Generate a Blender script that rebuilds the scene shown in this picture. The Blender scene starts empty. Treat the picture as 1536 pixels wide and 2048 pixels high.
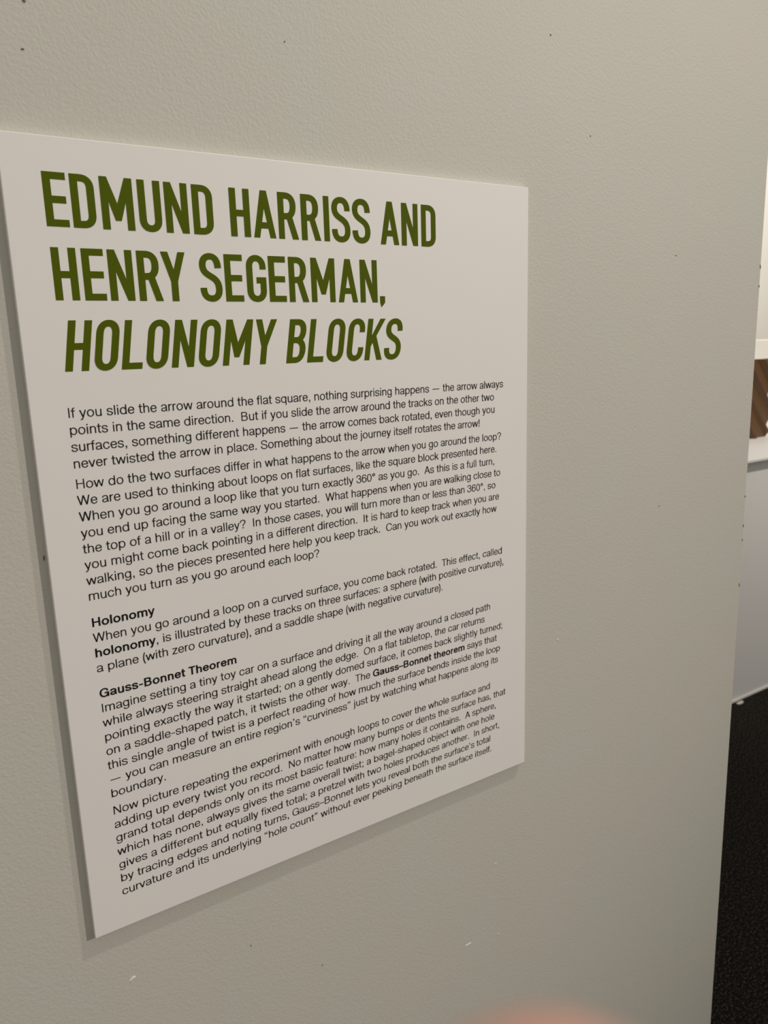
import bpy, bmesh, math, random
from mathutils import Vector, Matrix

random.seed(7)
SC = bpy.context.scene
COL = SC.collection

# ------------------------------------------------------------------ camera, world, lights, exposure
W = 0.46                       # width of the wall text panel (m)
EYE = Vector((-0.0873, -0.5846, 1.5))
PANEL_TOP = 1.5 + 0.3113 * W
T = 0.006                      # panel thickness, wall front is at y = T

cam = bpy.data.cameras.new('camera')
cam.sensor_fit = 'VERTICAL'
cam.sensor_height = 36.0
cam.sensor_width = 27.0
cam.lens = 1560.0 / 2048.0 * 36.0
cam.clip_start = 0.003
cam.clip_end = 60
cam_o = bpy.data.objects.new('camera', cam)
COL.objects.link(cam_o)
ROWS = ((0.839003, 0.031043, -0.543244), (-0.138388, 0.977727, -0.157857), (0.526235, 0.207560, 0.824612))
r0 = Vector((ROWS[0][0], ROWS[0][2], -ROWS[0][1])).normalized()          # image right
fw = Vector((ROWS[2][0], ROWS[2][2], -ROWS[2][1])).normalized()          # view direction
up = r0.cross(fw).normalized()
r0 = fw.cross(up).normalized()
CM = Matrix(((r0.x, up.x, -fw.x, EYE.x), (r0.y, up.y, -fw.y, EYE.y), (r0.z, up.z, -fw.z, EYE.z), (0, 0, 0, 1)))
cam_o.matrix_world = CM
cam.dof.use_dof = True
cam.dof.focus_distance = 0.66
cam.dof.aperture_fstop = cam.lens / 2.0
SC.camera = cam_o

SC.view_settings.view_transform = 'Standard'
SC.view_settings.look = 'None'
SC.view_settings.gamma = 1.0
SC.view_settings.use_curve_mapping = False
SC.view_settings.exposure = 0.0

world = bpy.data.worlds.new('gallery_ambient')
SC.world = world
world.use_nodes = True
bg = world.node_tree.nodes['Background']
bg.inputs[0].default_value = (1.0, 0.95, 0.87, 1)
bg.inputs[1].default_value = 0.43


def spot(name, loc, target, power, size, color, angle=90, blend=0.6):
    l = bpy.data.lights.new(name, 'SPOT')
    l.energy = power
    l.color = color
    l.shadow_soft_size = size
    l.spot_size = math.radians(angle)
    l.spot_blend = blend
    o = bpy.data.objects.new(name, l)
    COL.objects.link(o)
    o.location = loc
    o.rotation_euler = (Vector(target) - Vector(loc)).to_track_quat('-Z', 'Y').to_euler()
    return o


WARM = (1.0, 0.93, 0.84)
spot('ceiling_spot', (4.60, -4.6, 4.0), (0.0, 0, 1.53), 690, 0.09, WARM, 28, 1.0)
spot('ceiling_spot', (1.95, -1.1, 4.7), (-0.08, 0, 1.48), 215, 0.055, WARM, 44, 1.0)
spot('ceiling_spot', (3.5, -0.3, 3.4), (3.1, 1.58, 1.22), 255, 0.05, WARM, 52, 1.0)
spot('ceiling_spot', (4.6, 0.9, 3.4), (5.4, 2.9, 1.6), 225, 0.08, WARM, 100, 0.8)


# ------------------------------------------------------------------ materials
def mat(name, color, rough=0.6, spec=0.5, metal=0.0):
    m = bpy.data.materials.new(name)
    m.use_nodes = True
    b = m.node_tree.nodes['Principled BSDF']
    b.inputs['Base Color'].default_value = (*color, 1)
    b.inputs['Roughness'].default_value = rough
    b.inputs['Specular IOR Level'].default_value = spec
    b.inputs['Metallic'].default_value = metal
    return m


def add_bump(m, scale, dist, strength=1.0, detail=2.0, vary=None, vscale=3.0):
    nt = m.node_tree
    b = nt.nodes['Principled BSDF']
    tc = nt.nodes.new('ShaderNodeTexCoord')
    n = nt.nodes.new('ShaderNodeTexNoise')
    n.inputs['Scale'].default_value = scale
    n.inputs['Detail'].default_value = detail
    nt.links.new(tc.outputs['Object'], n.inputs['Vector'])
    bp = nt.nodes.new('ShaderNodeBump')
    bp.inputs['Strength'].default_value = strength
    bp.inputs['Distance'].default_value = dist
    nt.links.new(n.outputs['Fac'], bp.inputs['Height'])
    nt.links.new(bp.outputs['Normal'], b.inputs['Normal'])
    if vary:
        n2 = nt.nodes.new('ShaderNodeTexNoise')
        n2.inputs['Scale'].default_value = vscale
        n2.inputs['Detail'].default_value = 3
        nt.links.new(tc.outputs['Object'], n2.inputs['Vector'])
        r = nt.nodes.new('ShaderNodeValToRGB')
        r.color_ramp.elements[0].position = 0.35
        r.color_ramp.elements[1].position = 0.65
        r.color_ramp.elements[0].color = (*vary[0], 1)
        r.color_ramp.elements[1].color = (*vary[1], 1)
        nt.links.new(n2.outputs['Fac'], r.inputs['Fac'])
        nt.links.new(r.outputs['Color'], b.inputs['Base Color'])
    return m


M_WALL = add_bump(mat('wall_paint', (0.55, 0.535, 0.475), 0.55, 0.35), 440, 0.0009, 0.30, 2.0,
                  ((0.553, 0.525, 0.468), (0.535, 0.53, 0.47)), 7.0)
M_BACK = add_bump(mat('back_wall_paint', (0.8, 0.77, 0.71), 0.6, 0.3), 200, 0.0006, 0.4)
M_BOARD = add_bump(mat('panel_board', (0.80, 0.77, 0.745), 0.5, 0.4), 900, 0.00008, 0.3, 2.0,
                   ((0.80, 0.765, 0.745), (0.79, 0.772, 0.735)), 6.0)
M_GREEN = mat('olive_green_print', (0.078, 0.105, 0.0005), 0.65, 0.08)
M_BLACK = mat('black_print', (0.010, 0.009, 0.010), 0.6, 0.15)
M_PLINTH = add_bump(mat('plinth_paint', (0.72, 0.70, 0.68), 0.5, 0.4), 120, 0.0004, 0.3)
M_BRONZE = add_bump(mat('bronze_brown', (0.105, 0.046, 0.008), 0.33, 0.55, 0.25), 60, 0.0006, 0.3)
M_NICK_D = mat('dark_nick', (0.16, 0.14, 0.12), 0.8, 0.2)
M_NICK_L = mat('pale_nick', (0.72, 0.70, 0.66), 0.7, 0.3)
M_SKIN = add_bump(mat('skin', (0.60, 0.31, 0.24), 0.5, 0.4), 300, 0.0003, 0.4)
M_NAIL = mat('nail', (0.66, 0.38, 0.31), 0.3, 0.5)

M_CARPET = mat('black_carpet', (0.012, 0.010, 0.008), 0.95, 0.1)
nt = M_CARPET.node_tree
b = nt.nodes['Principled BSDF']
tc = nt.nodes.new('ShaderNodeTexCoord')
v = nt.nodes.new('ShaderNodeTexNoise'); v.inputs['Scale'].default_value = 175; v.inputs['Detail'].default_value = 4; v.inputs['Roughness'].default_value = 0.7
nt.links.new(tc.outputs['Object'], v.inputs['Vector'])
rp = nt.nodes.new('ShaderNodeValToRGB')
rp.color_ramp.elements[0].position = 0.50; rp.color_ramp.elements[0].color = (0.0065, 0.0055, 0.004, 1)
rp.color_ramp.elements[1].position = 0.70; rp.color_ramp.elements[1].color = (0.11, 0.098, 0.08, 1)
nt.links.new(v.outputs['Fac'], rp.inputs['Fac'])
nt.links.new(rp.outputs['Color'], b.inputs['Base Color'])
bp = nt.nodes.new('ShaderNodeBump'); bp.inputs['Distance'].default_value = 0.006; bp.inputs['Strength'].default_value = 0.8
nt.links.new(v.outputs['Fac'], bp.inputs['Height'])
nt.links.new(bp.outputs['Normal'], b.inputs['Normal'])


# ------------------------------------------------------------------ helpers
def link(name, me, parent=None, loc=None):
    o = bpy.data.objects.new(name, me)
    COL.objects.link(o)
    if parent is not None:
        o.parent = parent
    if loc is not None:
        o.location = loc
    return o


def from_bm(name, bm, m, parent=None, loc=None, smooth=False):
    bmesh.ops.recalc_face_normals(bm, faces=bm.faces[:])
    me = bpy.data.meshes.new(name)
    bm.to_mesh(me)
    bm.free()
    me.materials.append(m)
    if smooth:
        for p in me.polygons:
            p.use_smooth = True
    return link(name, me, parent, loc)


def add_box(bm, x0, x1, y0, y1, z0, z1, bevel=0.0, seg=2):
    vs = [bm.verts.new((x, y, z)) for x in (x0, x1) for y in (y0, y1) for z in (z0, z1)]
    q = [(0, 1, 3, 2), (4, 6, 7, 5), (0, 4, 5, 1), (2, 3, 7, 6), (0, 2, 6, 4), (1, 5, 7, 3)]
    fs = [bm.faces.new([vs[i] for i in f]) for f in q]
    if bevel:
        es = list({e for f in fs for e in f.edges})
        bmesh.ops.bevel(bm, geom=es, offset=bevel, segments=seg, profile=0.5, affect='EDGES')


def box(name, x0, x1, y0, y1, z0, z1, m, parent=None, bevel=0.0, loc=None):
    bm = bmesh.new()
    add_box(bm, x0, x1, y0, y1, z0, z1, bevel)
    return from_bm(name, bm, m, parent, loc)


def tag(o, label=None, cat=None, group=None, kind=None):
    if label: o['label'] = label
    if cat: o['category'] = cat
    if group: o['group'] = group
    if kind: o['kind'] = kind
    return o


def structure(o, label, cat):
    return tag(o, label, cat, kind='structure')


def empty(name, loc):
    o = bpy.data.objects.new(name, None)
    o.empty_display_size = 0.05
    COL.objects.link(o)
    o.location = loc
    return o


# ------------------------------------------------------------------ setting
WALL_END = 0.8552
floor = box('floor', -3.0, 9.0, -3.0, 3.1, -0.05, 0.0, M_CARPET)
structure(floor, 'black speckled carpet floor at the lower right', 'floor')
wall = box('wall_front', -3.0, WALL_END, T, T + 0.12, 0.0, 3.2, M_WALL, bevel=0.002)
structure(wall, 'beige painted partition wall carrying the printed text panel', 'wall')
back = box('wall_back', -3.0, 9.0, 2.9, 3.05, 0.0, 3.2, M_BACK)
structure(back, 'bright cream far wall seen past the end of the partition', 'wall')


def nick(x, z, rx, rz, m, rot=0.0, n=9, name='scuff'):
    """a small raised chip on the wall face, wall plane coordinates"""
    bm = bmesh.new()
    ring, inner = [], []
    for k in range(n):
        a = 2 * math.pi * k / n
        j = 1 + random.uniform(-0.28, 0.28)
        px, pz = rx * j * math.cos(a), rz * j * math.sin(a)
        qx = px * math.cos(rot) - pz * math.sin(rot)
        qz = px * math.sin(rot) + pz * math.cos(rot)
        ring.append(bm.verts.new((x + qx, T + 0.0002, z + qz)))
        inner.append(bm.verts.new((x + qx * 0.55, T - 0.0005, z + qz * 0.55)))
    for k in range(n):
        bm.faces.new((ring[k], ring[(k + 1) % n], inner[(k + 1) % n], inner[k]))
    bm.faces.new(inner)
    bm.faces.new(ring[::-1])
    return from_bm(name, bm, m, wall)


def wall_at(px, py):
    """photo pixel -> point on the wall face"""
    d = r0 * ((px - 768) / 1560.0) + up * (-(py - 1024) / 1560.0) + fw
    s = (T - EYE.y) / d.y
    p = EYE + d * s
    return p.x, p.z


for px, py, rx, rz, mm, rot in [(48, 2, .0016, .0012, M_NICK_D, 0), (45, 98, .0013, .0008, M_NICK_D, .4), (1101, 70, .0013, .0006, M_NICK_D, -.6),
                                (1181, 272, .0010, .0007, M_NICK_D, 0), (1352, 511, .0012, .0007, M_NICK_D, -.5), (1318, 1012, .0010, .0009, M_NICK_D, 0),
                                (1116, 1279, .0016, .0011, M_NICK_L, .3), (1493, 796, .0012, .0012, M_NICK_L, 0), (991, 1728, .0014, .0016, M_NICK_L, 0),
                                (996, 1868, .0014, .0018, M_NICK_L, 0), (936, 1889, .0052, .0009, M_NICK_L, .1), (265, 1957, .0042, .0020, M_NICK_L, .5),
                                (645, 1930, .0007, .0009, M_NICK_D, 0), (502, 1891, .0007, .0009, M_NICK_D, 0), (88, 1116, .0009, .0030, M_NICK_D, 0),
                                (569, 83, .0007, .0006, M_NICK_D, 0)]:
    x, z = wall_at(px, py)
    nick(x, z, rx, rz, mm, rot)
for py, rz in [(1170, .004), (1080, .002), (993, .002), (1052, .0025), (533, .003), (572, .002)]:
    t_ = (py - 340) / (2048 - 340)
    x, z = wall_at(1536 - 121 * t_, py)
    nick(WALL_END - 0.0022, z, .0012, rz, M_NICK_D, 0)

# ------------------------------------------------------------------ lettering machinery (stroked outlines)
K = 0.5523


def parse(s):
    """'M x y L x y C ...' -> list of polylines"""
    tk = s.replace(',', ' ').split()
    out, cur, i = [], [], 0
    while i < len(tk):
        c = tk[i]
        if c == 'M':
            if cur: out.append(cur)
            cur = [(float(tk[i + 1]), float(tk[i + 2]))]; i += 3
        elif c == 'L':
            cur.append((float(tk[i + 1]), float(tk[i + 2]))); i += 3
        elif c == 'C':
            p0 = cur[-1]
            p = [float(t) for t in tk[i + 1:i + 7]]; i += 7
            n = 9
            for k in range(1, n + 1):
                u = k / n; w = 1 - u
                cur.append((w**3 * p0[0] + 3 * w * w * u * p[0] + 3 * w * u * u * p[2] + u**3 * p[4],
                            w**3 * p0[1] + 3 * w * w * u * p[1] + 3 * w * u * u * p[3] + u**3 * p[5]))
        else:
            raise ValueError(c)
    if cur: out.append(cur)
    return out


def ellipse(cx, cy, rx, ry, k=0.59):
    return (f'M {cx-rx} {cy} C {cx-rx} {cy+ry*k} {cx-rx*k} {cy+ry} {cx} {cy+ry} C {cx+rx*k} {cy+ry} {cx+rx} {cy+ry*k} {cx+rx} {cy} '
            f'C {cx+rx} {cy-ry*k} {cx+rx*k} {cy-ry} {cx} {cy-ry} C {cx-rx*k} {cy-ry} {cx-rx} {cy-ry*k} {cx-rx} {cy}')


def stroke(poly, sv, sh):
    """quads of a line drawn with an elliptical pen (sv across verticals, sh across horizontals)"""
    closed = len(poly) > 3 and abs(poly[0][0] - poly[-1][0]) < 1e-6 and abs(poly[0][1] - poly[-1][1]) < 1e-6
    n = len(poly)
    L, R = [], []
    for i in range(n):
        a = poly[i - 1] if i > 0 else (poly[-2] if closed else poly[0])
        b = poly[i + 1] if i < n - 1 else (poly[1] if closed else poly[-1])
        dx, dy = b[0] - a[0], b[1] - a[1]
        l = math.hypot(dx, dy) or 1
        nx, ny = -dy / l, dx / l
        L.append((poly[i][0] + nx * sv / 2, poly[i][1] + ny * sh / 2))
        R.append((poly[i][0] - nx * sv / 2, poly[i][1] - ny * sh / 2))
    return [[R[i], R[i + 1], L[i + 1], L[i]] for i in range(n - 1)]


def dg(x0, y0, x1, y1, w):
    """diagonal limb with level ends: top (x0,y0), bottom (x1,y1), level width w"""
    return ('P', [(x0, y0), (x1, y1), (x1 + w, y1), (x0 + w, y0)])


def B(x, y0, y1): return ('B', x, y0, y1)           # vertical bar centred on x
def H(y, x0, x1): return ('H', y, x0, x1)           # level bar centred on y
def S(s): return ('S', s)
def dot(x, y=0): return ('D', x, y)


XH, CP = 517, 714
TEXT = {
 'a': (537, [S('M 86 352 C 90 450 150 493 258 493 C 370 493 436 455 436 370 L 436 120 C 436 50 450 34 510 38'), S('M 436 300 C 420 262 330 264 240 250 C 140 234 80 205 80 135 C 80 60 135 24 215 24 C 330 24 436 95 436 200')]),
 'b': (593, [B(107, 0, CP), S(ellipse(311, 258, 203, 234))]),
 'c': (537, [S('M 462 345 C 445 445 380 493 285 493 C 145 493 79 390 79 258 C 79 126 145 24 282 24 C 390 24 455 85 468 190')]),
 'd': (593, [B(486, 0, CP), S(ellipse(282, 258, 203, 234))]),
 'e': (537, [H(268, 79, 470), S('M 462 250 C 470 400 405 493 275 493 C 150 493 79 390 79 258 C 79 120 150 24 278 24 C 375 24 440 72 462 160')]),
 'f': (296, [B(132, 0, 540), S('M 132 520 L 132 580 C 132 655 168 684 235 684 L 285 680'), H(484, 8, 284)]),
 'g': (574, [B(467, -10, XH), S(ellipse(273, 268, 195, 225)), S('M 467 20 L 467 -20 C 467 -125 390 -177 275 -177 C 165 -177 98 -130 92 -52')]),
 'h': (556, [B(107, 0, CP), S('M 107 300 C 107 420 190 493 285 493 C 395 493 448 430 448 325'), B(448, 0, 330)]),
 'i': (222, [B(111, 0, XH), B(111, 612, CP)]),
 'j': (222, [B(111, -80, XH), B(111, 612, CP), S('M 111 -70 C 111 -145 90 -172 40 -172 L -5 -168')]),
 'k': (519, [B(107, 0, CP), ('P', [(140, 178), (140, 285), (376, 517), (482, 517)]), ('P', [(205, 290), (268, 345), (516, 0), (412, 0)])]),
 'l': (222, [B(111, 0, CP)]),
 'm': (853, [B(105, 0, XH), S('M 105 300 C 105 420 170 493 262 493 C 370 493 427 440 427 340'), B(427, 0, 345), S('M 427 300 C 427 420 495 493 584 493 C 692 493 748 440 748 340'), B(748, 0, 345)]),
 'n': (556, [B(107, 0, XH), S('M 107 300 C 107 420 190 493 285 493 C 395 493 448 430 448 325'), B(448, 0, 330)]),
 'o': (574, [S(ellipse(287, 258, 208, 234))]),
 'p': (593, [B(107, -196, XH), S(ellipse(311, 258, 203, 234))]),
 'q': (593, [B(486, -196, XH), S(ellipse(282, 258, 203, 234))]),
 'r': (333, [B(105, 0, XH), S('M 105 270 C 105 405 170 485 262 485 L 325 480')]),
 's': (500, [S('M 424 368 C 414 455 345 493 245 493 C 145 493 80 455 80 383 C 80 300 160 287 250 266 C 350 243 426 222 426 137 C 426 60 345 24 250 24 C 140 24 74 75 68 166')]),
 't': (315, [B(139, 130, 672), H(484, 14, 300), S('M 139 150 L 139 120 C 139 55 165 34 230 34 L 300 36')]),
 'u': (556, [B(449, 0, XH), S('M 449 217 C 449 97 366 24 271 24 C 161 24 108 87 108 192'), B(108, 187, XH)]),
 'v': (500, [dg(8, XH, 202, 0, 95), dg(397, XH, 203, 0, 95)]),
 'w': (758, [dg(10, XH, 160, 0, 90), dg(334, XH, 160, 0, 90), dg(334, XH, 508, 0, 90), dg(658, XH, 508, 0, 90)]),
 'x': (518, [dg(16, XH, 396, 0, 105), dg(396, XH, 14, 0, 105)]),
 'y': (500, [dg(8, XH, 204, 0, 96), dg(398, XH, 172, -85, 92), S('M 222 -60 C 195 -145 170 -170 110 -170 L 55 -166')]),
 'z': (480, [H(483, 40, 445), H(34, 26, 455), ('P', [(28, 66), (330, 451), (445, 451), (140, 66)])]),
 'A': (648, [dg(275, CP, 2, 0, 96), dg(277, CP, 550, 0, 96), H(240, 140, 505)]),
 'B': (685, [B(117, 0, CP), S('M 117 680 L 360 680 C 470 680 537 635 537 535 C 537 440 470 385 365 385 L 117 385'), S('M 365 385 C 500 385 574 320 574 212 C 574 95 500 34 380 34 L 117 34')]),
 'C': (722, [S('M 638 480 C 620 620 520 691 375 691 C 185 691 82 550 82 357 C 82 165 185 23 370 23 C 540 23 640 125 650 275')]),
 'D': (704, [B(117, 0, CP), S('M 117 680 L 300 680 C 515 680 624 560 624 357 C 624 155 515 34 300 34 L 117 34')]),
 'G': (759, [S('M 640 490 C 615 620 520 691 385 691 C 185 691 82 550 82 357 C 82 165 185 23 385 23 C 545 23 655 140 655 330'), H(345, 395, 696), B(665, 0, 375)]),
 'H': (722, [B(120, 0, CP), B(602, 0, CP), H(375, 120, 602)]),
 'I': (259, [B(130, 0, CP)]),
 'N': (722, [B(116, 0, CP), B(606, 0, CP), dg(75, CP, 540, 0, 107)]),
 'O': (760, [S(ellipse(380, 357, 302, 334))]),
 'S': (648, [S('M 562 505 C 552 640 450 691 325 691 C 185 691 107 620 107 525 C 107 420 210 395 330 365 C 470 332 568 295 568 190 C 568 80 460 23 335 23 C 175 23 80 100 74 245')]),
 'T': (574, [B(287, 0, CP), H(680, 15, 560)]),
 'W': (926, [dg(12, CP, 205, 0, 96), dg(415, CP, 205, 0, 96), dg(415, CP, 625, 0, 96), dg(818, CP, 625, 0, 96)]),
 '3': (556, [S('M 80 510 C 85 635 150 680 265 680 C 390 680 458 615 458 530 C 458 435 380 388 290 384 L 220 384'), S('M 290 384 C 420 380 488 305 488 200 C 488 90 400 23 275 23 C 140 23 66 100 64 225')]),
 '6': (556, [S(ellipse(286, 228, 200, 205)), S('M 470 535 C 455 635 385 680 305 680 C 150 680 82 540 82 330 C 82 285 84 255 90 230')]),
 '0': (556, [S(ellipse(278, 350, 200, 328))]),
 '?': (556, [S('M 78 495 C 78 625 160 691 280 691 C 400 691 478 630 478 530 C 478 440 420 400 360 350 C 310 305 285 280 285 195'), dot(285)]),
 '!': (259, [('P', [(80, CP), (95, 195), (165, 195), (180, CP)]), dot(130)]),
 '.': (278, [dot(139)]), ',': (278, [dot(139), ('P', [(86, -5), (140, 0), (192, 0), (186, -60), (145, -130), (95, -145), (95, -110), (130, -70), (140, -5)])]),
 ':': (278, [dot(139), dot(139, 413)]),
 ';': (278, [dot(139), dot(139, 413), ('P', [(140, 0), (192, 0), (186, -60), (145, -130), (95, -145), (95, -110), (130, -70), (140, -5)])]),
 '(': (259, [S('M 214 730 C 56 500 56 50 214 -190')]), ')': (259, [S('M 48 730 C 206 500 206 50 48 -190')]),
 '-': (389, [H(265, 50, 340)]), '–': (500, [H(265, 0, 500)]), '—': (1000, [H(265, 108, 890)]),
 '’': (278, [dot(139, 610), ('P', [(140, 612), (192, 612), (186, 555), (145, 495), (95, 475), (95, 505), (130, 545), (140, 605)])]),
 "'": (278, [('P', [(95, CP), (105, 470), (170, 470), (180, CP)])]),
 '“': (426, [dot(129, 475), ('P', [(128, 577), (76, 577), (82, 635), (123, 700), (173, 718), (173, 690), (138, 650), (128, 585)]), dot(300, 475), ('P', [(299, 577), (247, 577), (253, 635), (294, 700), (344, 718), (344, 690), (309, 650), (299, 585)])]),
 '”': (426, [dot(126, 610), ('P', [(127, 612), (179, 612), (173, 555), (132, 495), (82, 475), (82, 505), (117, 545), (127, 605)]), dot(297, 610), ('P', [(298, 612), (350, 612), (344, 555), (303, 495), (253, 475), (253, 505), (288, 545), (298, 605)])]),
 '°': (400, [S(ellipse(200, 575, 108, 108, K))]),
 ' ': (278, []),
}
BOLD_ADV = dict(a=574, b=611, c=574, d=611, e=574, f=333, g=611, h=593, i=258, l=258, m=906, n=593, o=611, r=389, s=537, t=352, u=593, y=519, G=778, B=704, H=741, T=593)
BOLD_ADV.update({'-': 407, '–': 500, ' ': 278})


def glyph_polys(ch, bold):
    adv, items = TEXT[ch]
    sv, sh = (138, 112) if bold else (84, 69)
    kx = 1.0
    if bold:
        nadv = BOLD_ADV.get(ch, adv + 35)
        kx = nadv / adv
        adv = nadv

    def ym(y):                                   # keep the x-height and cap height when the pen grows
        if not bold: return y
        e = (sh - 69) / 2
        if y <= 24: return y + e if y > -20 else y
        if y <= 495: return 24 + e + (y - 24) * (469 - 2 * e) / 469 if y <= 493 else y
        return y - e * (y > 600)

    def xm(x):
        if not bold: return x
        c = adv / 2
        x = x * kx
        e = (sv - 84) / 2 * 0.55
        return x + e * max(-1, min(1, (c - x) / (c * 0.55)))
    out = []
    for it in items:
        t = it[0]
        if t == 'B':
            x = xm(it[1])
            out.append([(x - sv / 2, it[2]), (x + sv / 2, it[2]), (x + sv / 2, it[3]), (x - sv / 2, it[3])])
        elif t == 'H':
            y = ym(it[1])
            out.append([(it[2] * kx, y - sh / 2), (it[3] * kx, y - sh / 2), (it[3] * kx, y + sh / 2), (it[2] * kx, y + sh / 2)])
        elif t == 'D':
            h = 52 if not bold else 72
            x = it[1] * kx
            out.append([(x - h, it[2]), (x + h, it[2]), (x + h, it[2] + 2 * h), (x - h, it[2] + 2 * h)])
        elif t == 'P':
            pts = [(x * kx, y) for x, y in it[1]]
            if bold and len(pts) == 4:           # widen the limb
                cx = sum(p[0] for p in pts) / 4
                e = (sv - 84) / 2
                o = sorted(range(4), key=lambda i: pts[i][1])
                for a_, b_ in ((o[0], o[1]), (o[2], o[3])):
                    lo, hi = (a_, b_) if pts[a_][0] < pts[b_][0] else (b_, a_)
                    pts[lo] = (pts[lo][0] - e * 0.8, pts[lo][1]); pts[hi] = (pts[hi][0] + e * 0.8, pts[hi][1])
            out.append(pts)
        else:
            for pl in parse(it[1]):
                out += stroke([(xm(x), ym(y)) for x, y in pl], sv, sh)
    return adv, out


HEAD = {
 'E': [B(.0735, 0, 1), H(.9325, 0, .425), H(.5, 0, .405), H(.0675, 0, .425)],
 'D': [B(.0735, 0, 1), S('M .0735 .9325 L .20 .9325 C .31 .9325 .3765 .87 .3765 .75 L .3765 .25 C .3765 .13 .31 .0675 .20 .0675 L .0735 .0675')],
 'M': [B(.0735, 0, 1), B(.5645, 0, 1), ('P', [(0, 1), (.145, 1), (.319, .50), (.319, .175), (.262, .175), (.11, .66)]), ('P', [(.638, 1), (.493, 1), (.319, .50), (.319, .175), (.376, .175), (.528, .66)])],
 'U': [B(.0735, .25, 1), B(.3915, .25, 1), S('M .0735 .27 L .0735 .24 C .0735 .12 .14 .0600 .2325 .0600 C .325 .0600 .3915 .12 .3915 .24 L .3915 .27')],
 'N': [B(.0735, 0, 1), B(.4185, 0, 1), ('P', [(0, 1), (.345, 0), (.492, 0), (.147, 1)])],
 'H': [B(.0735, 0, 1), B(.3895, 0, 1), H(.49, 0, .463)],
 'A': [('P', [(0, 0), (.145, 0), (.345, 1), (.195, 1)]), ('P', [(.54, 0), (.395, 0), (.195, 1), (.345, 1)]), H(.265, .10, .44)],
 'R': [B(.0735, 0, 1), S('M .0735 .9325 L .19 .9325 C .31 .9325 .375 .86 .375 .72 C .375 .565 .31 .4925 .19 .4925 L .0735 .4925'), ('P', [(.195, .50), (.345, .50), (.50, 0), (.345, 0)])],
 'I': [B(.0735, 0, 1)],
 'S': [S('M .420 .70 C .420 .86 .355 .940 .247 .940 C .135 .940 .0735 .865 .0735 .755 C .0735 .63 .14 .585 .247 .525 C .36 .465 .4215 .40 .4215 .26 C .4215 .135 .355 .060 .247 .060 C .12 .060 .068 .145 .068 .285')],
 'Y': [B(.2615, 0, .46), ('P', [(0, 1), (.152, 1), (.335, .40), (.188, .40)]), ('P', [(.523, 1), (.371, 1), (.188, .40), (.335, .40)])],
 'G': [S('M .3985 .70 L .3985 .75 C .3985 .87 .33 .940 .236 .940 C .14 .940 .0735 .87 .0735 .75 L .0735 .25 C .0735 .13 .14 .060 .236 .060 C .33 .060 .3985 .13 .3985 .25 L .3985 .40'), H(.465, .235, .472), B(.3985, .30, .5325)],
 'L': [B(.0735, 0, 1), H(.0675, 0, .425)],
 'O': [S('M .0735 .74 C .0735 .87 .14 .940 .2325 .940 C .325 .940 .3915 .87 .3915 .74 L .3915 .26 C .3915 .13 .325 .060 .2325 .060 C .14 .060 .0735 .13 .0735 .26 L .0735 .74')],
 'C': [S('M .3915 .68 L .3915 .74 C .3915 .87 .325 .940 .2325 .940 C .14 .940 .0735 .87 .0735 .74 L .0735 .26 C .0735 .13 .14 .060 .2325 .060 C .325 .060 .3915 .13 .3915 .26 L .3915 .32')],
 'K': [B(.0735, 0, 1), ('P', [(.10, .25), (.10, .50), (.352, 1), (.505, 1)]), ('P', [(.185, .45), (.275, .60), (.51, 0), (.352, 0)])],
 'B': [B(.0735, 0, 1), S('M .0735 .9325 L .22 .9325 C .31 .9325 .375 .865 .375 .735 C .375 .60 .31 .525 .22 .525 L .0735 .525'), S('M .20 .525 C .33 .525 .3965 .43 .3965 .295 C .3965 .15 .33 .0675 .23 .0675 L .0735 .0675')],
 ',': [('P', [(0, .155), (0, 0), (.035, -.115), (.147, .0), (.147, .155)])],
}


class Ink:
    """flat print on the panel face, in panel units (x right, y down from the top-left corner)"""
    def __init__(self): self.bm = bmesh.new(); self.n = 0

    def poly(self, pts):
        y = -0.00012 - (self.n % 40) * 4e-6
        self.n += 1
        vs = [self.bm.verts.new((x * W, y, -v * W)) for x, v in pts]
        try:
            self.bm.faces.new(vs)
        except ValueError:
            pass

    def done(self, name, m, parent):
        bm = self.bm
        for f in bm.faces:
            f.normal_update()
            if f.normal.y > 0: f.normal_flip()
        me = bpy.data.meshes.new(name)
        bm.to_mesh(me); bm.free()
        me.materials.append(m)
        return link(name, me, parent)


CAPH = 0.0757


def head_polys(ch):
    out = []
    sv, sh = .147, .135
    for it in HEAD[ch]:
        t = it[0]
        if t == 'B':
            out.append([(it[1] - sv / 2, it[2]), (it[1] + sv / 2, it[2]), (it[1] + sv / 2, it[3]), (it[1] - sv / 2, it[3])])
        elif t == 'H':
            out.append([(it[2], it[1] - sh / 2), (it[3], it[1] - sh / 2), (it[3], it[1] + sh / 2), (it[2], it[1] + sh / 2)])
        elif t == 'P':
            out.append(it[1])
        else:
            for pl in parse(it[1]):
                out += stroke(pl, sv, sh)
    return out


# ------------------------------------------------------------------ the wall text panel
panel = empty('text_panel', (0, 0, PANEL_TOP))
tag(panel, 'white rectangular wall text panel with olive green headline and black paragraphs', 'sign')
PH = 1.3009
box('board', 0, W, 0, T + 0.0004, -PH * W, 0, M_BOARD, panel, bevel=0.0005)

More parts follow.
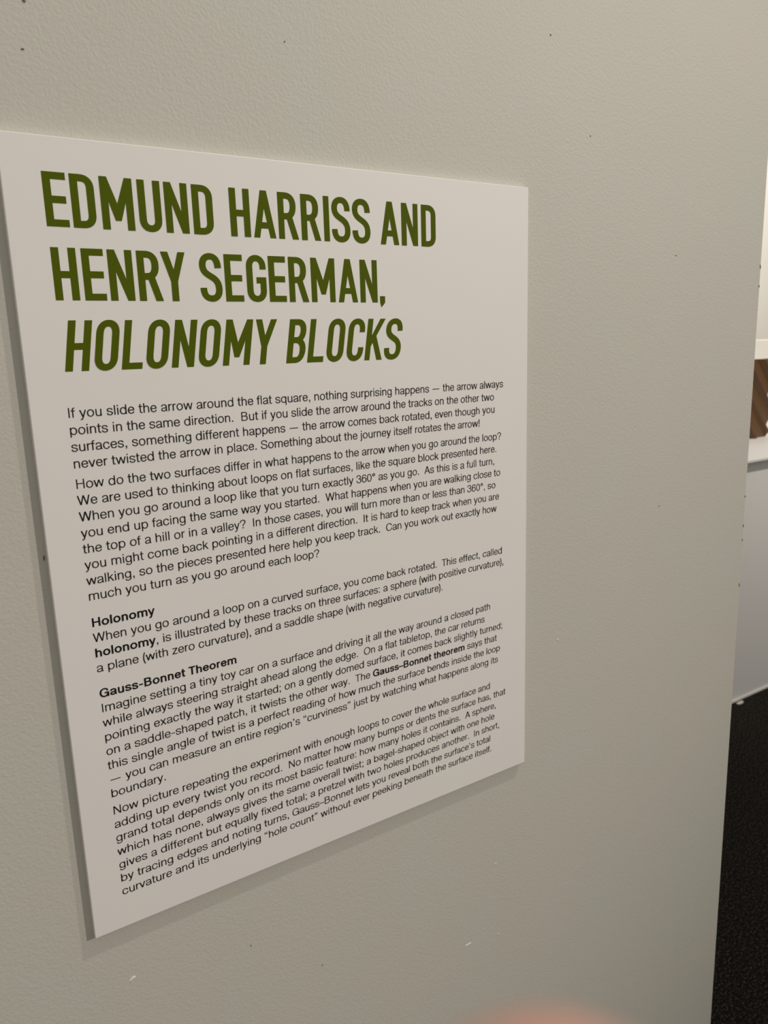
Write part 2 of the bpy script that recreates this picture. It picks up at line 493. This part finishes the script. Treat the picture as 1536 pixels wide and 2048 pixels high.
L1 = list(zip('EDMUNDHARRISSAND', (.0542, .0918, .1344, .1905, .2318, .2765, .3398, .3804, .4266, .4703, .5147, .5312, .5735, .6331, .6802, .7254)))
L2 = list(zip('HENRYSEGERMAN,', (.0548, .0973, .1354, .1796, .2177, .2801, .3230, .3619, .4025, .4405, .4839, .5385, .5850, .6275)))
L3 = list(zip('HOLONOMYBLOCKS', (.0563, .0985, .1408, .1783, .2208, .2650, .3083, .3617, .4263, .4677, .5054, .5478, .5881, .6303)))
for line, y0, y1, slant in ((L1, .1244, .1266, 0.0), (L2, .2290, .2311, 0.0), (L3, .3338, .3362, 0.163)):
    ink = Ink()
    for ch, x in line:
        base = y0 + (y1 - y0) * min(1, x / .72)
        for pl in head_polys(ch):
            ink.poly([(x + (px + slant * py) * CAPH, base - py * CAPH) for px, py in pl])
    o = ink.done('headline', M_GREEN, panel)
    if slant:
        o['label'] = 'slanted olive green headline reading HOLONOMY BLOCKS'

BODY = [
 ('paragraph', .4036, ["If you slide the arrow around the flat square, nothing surprising happens — the arrow always",
  "points in the same direction.  But if you slide the arrow around the tracks on the other two",
  "surfaces, something different happens — the arrow comes back rotated, even though you",
  "never twisted the arrow in place. Something about the journey itself rotates the arrow!"]),
 ('paragraph', .5142, ["How do the two surfaces differ in what happens to the arrow when you go around the loop?",
  "We are used to thinking about loops on flat surfaces, like the square block presented here.",
  "When you go around a loop like that you turn exactly 360° as you go.  As this is a full turn,",
  "you end up facing the same way you started.  What happens when you are walking close to",
  "the top of a hill or in a valley?  In those cases, you will turn more than or less than 360°, so",
  "you might come back pointing in a different direction.  It is hard to keep track when you are",
  "walking, so the pieces presented here help you keep track.  Can you work out exactly how",
  "much you turn as you go around each loop?"]),
 ('subheading', .7421, ["*Holonomy*"]),
 ('paragraph', .7682, ["When you go around a loop on a curved surface, you come back rotated.  This effect, called",
  "*holonomy*, is illustrated by these tracks on three surfaces: a sphere (with positive curvature),",
  "a plane (with zero curvature), and a saddle shape (with negative curvature)."]),
 ('subheading', .8654, ["*Gauss-Bonnet Theorem*"]),
 ('paragraph', .8915, ["Imagine setting a tiny toy car on a surface and driving it all the way around a closed path",
  "while always steering straight ahead along the edge.  On a flat tabletop, the car returns",
  "pointing exactly the way it started; on a gently domed surface, it comes back slightly turned;",
  "on a saddle-shaped patch, it twists the other way.  The *Gauss–Bonnet theorem* says that",
  "this single angle of twist is a perfect reading of how much the surface bends inside the loop",
  "— you can measure an entire region’s “curviness” just by watching what happens along its",
  "boundary."]),
 ('paragraph', 1.0809, ["Now picture repeating the experiment with enough loops to cover the whole surface and",
  "adding up every twist you record.  No matter how many bumps or dents the surface has, that",
  "grand total depends only on its most basic feature: how many holes it contains.  A sphere,",
  "which has none, always gives the same overall twist; a bagel-shaped object with one hole",
  "gives a different but equally fixed total; a pretzel with two holes produces another.  In short,",
  "by tracing edges and noting turns, Gauss–Bonnet lets you reveal both the surface's total",
  "curvature and its underlying “hole count” without ever peeking beneath the surface itself."]),
]
EM = 0.02132 / 1000
PITCH = 0.0261
for name, y0, lines in BODY:
    ink = Ink()
    for i, line in enumerate(lines):
        yb = y0 + i * PITCH
        x, bold = 0.0521, False
        for ch in line:
            if ch == '*':
                bold = not bold
                continue
            adv, polys = glyph_polys(ch, bold)
            for pl in polys:
                ink.poly([(x + px * EM, yb - py * EM) for px, py in pl])
            x += adv * EM
    o = ink.done(name, M_BLACK, panel)
    if name == 'subheading':
        o['label'] = 'bold black subheading reading ' + lines[0].strip('*')

# ------------------------------------------------------------------ room beyond the end of the wall
def yz(d): return EYE.y + d                    # depth measured from the eye along the wall's normal

plinth = empty('plinth', (3.6, yz(1.77), 0))
tag(plinth, 'long white plinth with overhanging top standing on the black carpet', 'plinth')
box('body', -1.3, 1.3, 0.0, 1.1, 0.0, 1.016, M_PLINTH, plinth, bevel=0.003)
box('top', -1.33, 1.33, -0.028, 1.12, 1.016, 1.028, M_PLINTH, plinth, bevel=0.002)
box('foot_trim', -1.305, 1.305, -0.006, 0.0, 0.0, 0.012, M_PLINTH, plinth, bevel=0.002)

riser = box('display_block', -1.2, 1.2, 0.0, 0.30, 0.0, 0.442, M_BACK, bevel=0.003, loc=(3.7, yz(2.52), 1.028))
tag(riser, 'pale upright display block standing on the plinth behind the bronze sculpture', 'display block')

# fluted slab with a round opening
def sculpture():
    NX, NZ = 120, 96
    wd, ht = 0.62, 0.362
    holes = ((0.385, 0.02, 0.075), (0.343, 0.19, 0.03))      # round openings
    bm = bmesh.new()
    pitch = 0.087

    def depth(x, z):
        u = x * 0.74 + z * 0.67                # distance across the ridges
        c = 0.5 + 0.5 * math.cos((u - 0.2485) / pitch * 2 * math.pi)
        return -0.020 * c ** 4
    grid = {}
    for i in range(NX + 1):
        for k in range(NZ + 1):
            x = wd * i / NX; z = ht * k / NZ
            grid[i, k] = (x, z)
    front, rear = {}, {}

    def fv(i, k):
        if (i, k) not in front:
            x, z = grid[i, k]
            step = wd / NX * 1.2
            for hx, hz, hr in holes:
                dx, dz = x - hx, z - hz
                r = math.hypot(dx, dz)
                if abs(r - hr) < step and 0 < k < NZ:            # pull to the rim
                    x, z = hx + dx / r * hr, max(0.0, hz + dz / r * hr)
            y = depth(x, z)
            front[i, k] = bm.verts.new((x, y, z))
            rear[i, k] = bm.verts.new((x, y + 0.012, z))
        return front[i, k]
    faces = set()
    for i in range(NX):
        for k in range(NZ):
            cx, cz = wd * (i + .5) / NX, ht * (k + .5) / NZ
            if all(math.hypot(cx - hx, cz - hz) > hr for hx, hz, hr in holes):
                faces.add((i, k))
    for i, k in faces:
        a = [fv(i, k), fv(i + 1, k), fv(i + 1, k + 1), fv(i, k + 1)]
        try: bm.faces.new(a)
        except ValueError: pass
        c = [rear[i, k], rear[i, k + 1], rear[i + 1, k + 1], rear[i + 1, k]]
        try: bm.faces.new(c)
        except ValueError: pass
    for i, k in list(faces):
        for (di, dk, p, q) in ((-1, 0, (i, k), (i, k + 1)), (1, 0, (i + 1, k), (i + 1, k + 1)), (0, -1, (i, k), (i + 1, k)), (0, 1, (i, k + 1), (i + 1, k + 1))):
            if (i + di, k + dk) not in faces:
                try: bm.faces.new((front[p], front[q], rear[q], rear[p]))
                except (ValueError, KeyError): pass
    return bm


sc_o = from_bm('fluted_sculpture', sculpture(), M_BRONZE, loc=(3.10, yz(2.12), 1.028))
tag(sc_o, 'brown bronze-toned sculpture with slanting folds standing on the white plinth', 'sculpture')

# small pale scrap lying at the foot of the plinth
bm = bmesh.new()
pts = [(-.018, -.006), (.0, -.011), (.02, -.006), (.022, .004), (.004, .008), (-.014, .006)]
lo = [bm.verts.new((x, y, 0.0)) for x, y in pts]
hi = [bm.verts.new((x * .9, y * .9, 0.004 + 0.003 * math.sin(i))) for i, (x, y) in enumerate(pts)]
bm.faces.new(lo[::-1]); bm.faces.new(hi)
for i in range(6):
    bm.faces.new((lo[i], lo[(i + 1) % 6], hi[(i + 1) % 6], hi[i]))
scrap = from_bm('paper_scrap', bm, M_NICK_L, loc=(2.758, 1.167, 0.0))
tag(scrap, 'tiny pale scrap on the black carpet at the foot of the plinth', 'scrap')

# ------------------------------------------------------------------ the photographer's hand, fingertip creeping over the lens edge
# chains in millimetres: x right, y up, z back towards the photographer, measured from the lens
def hand():
    V, Rr, E = [], [], []

    def add(p, r, prev=None):
        V.append(CM @ ((Vector(p) + Vector((0.4, -1.9, 0))) * 0.001)); Rr.append(r * 0.001)
        if prev is not None: E.append((prev, len(V) - 1))
        return len(V) - 1
    wrist = add((30, -200, 22), 25)
    fa = add((38, -250, 40), 26, wrist); fa = add((50, -330, 75), 33, fa); add((62, -420, 120), 37, fa)
    palm = add((36, -165, 8), 27, wrist)
    heel2 = add((52, -140, 2), 22, palm)

    def chain(root, pts):
        for p, r in pts: root = add(p, r, root)
    chain(palm, [((20, -135, -2), 17), ((14, -108, -8), 11), ((10, -76, -22), 9.2), ((7, -46, -27), 8.6), ((5.6, -26, -26.5), 8.2), ((5.2, -16.2, -25.5), 7.8)])
    chain(palm, [((38, -112, -10), 12), ((37, -78, -26), 9.6), ((36, -58, -16), 8.8), ((35, -50, -2), 8.0)])
    chain(heel2, [((60, -115, -8), 11.5), ((60, -84, -22), 9.2), ((58, -66, -13), 8.4), ((56, -58, 1), 7.6)])
    chain(heel2, [((77, -124, -2), 10.5), ((80, -98, -14), 8.4), ((77, -82, -8), 7.6), ((74, -74, 3), 6.8)])
    chain(wrist, [((8, -178, 26), 17), ((-14, -150, 34), 13), ((-20, -120, 36), 10.5), ((-14, -96, 34), 8.8)])
    me = bpy.data.meshes.new('hand')
    me.from_pydata([tuple(v) for v in V], E, [])
    o = link('hand', me)
    md = o.modifiers.new('skin', 'SKIN')
    md.use_smooth_shade = True
    for i, sv in enumerate(me.skin_vertices[0].data):
        sv.radius = (Rr[i], Rr[i]); sv.use_root = (i == 0)
    o.modifiers.new('sub', 'SUBSURF').levels = 2
    o.modifiers['sub'].render_levels = 2
    dg_ = bpy.context.evaluated_depsgraph_get()
    me2 = bpy.data.meshes.new_from_object(o.evaluated_get(dg_))
    o.modifiers.clear()
    o.data = me2
    me2.materials.clear(); me2.materials.append(M_SKIN)
    for p in me2.polygons: p.use_smooth = True
    return o


hand_o = hand()
hand_o.name = 'person'
tag(hand_o, 'blurred pink fingertip of a person at the bottom edge of the view', 'person')
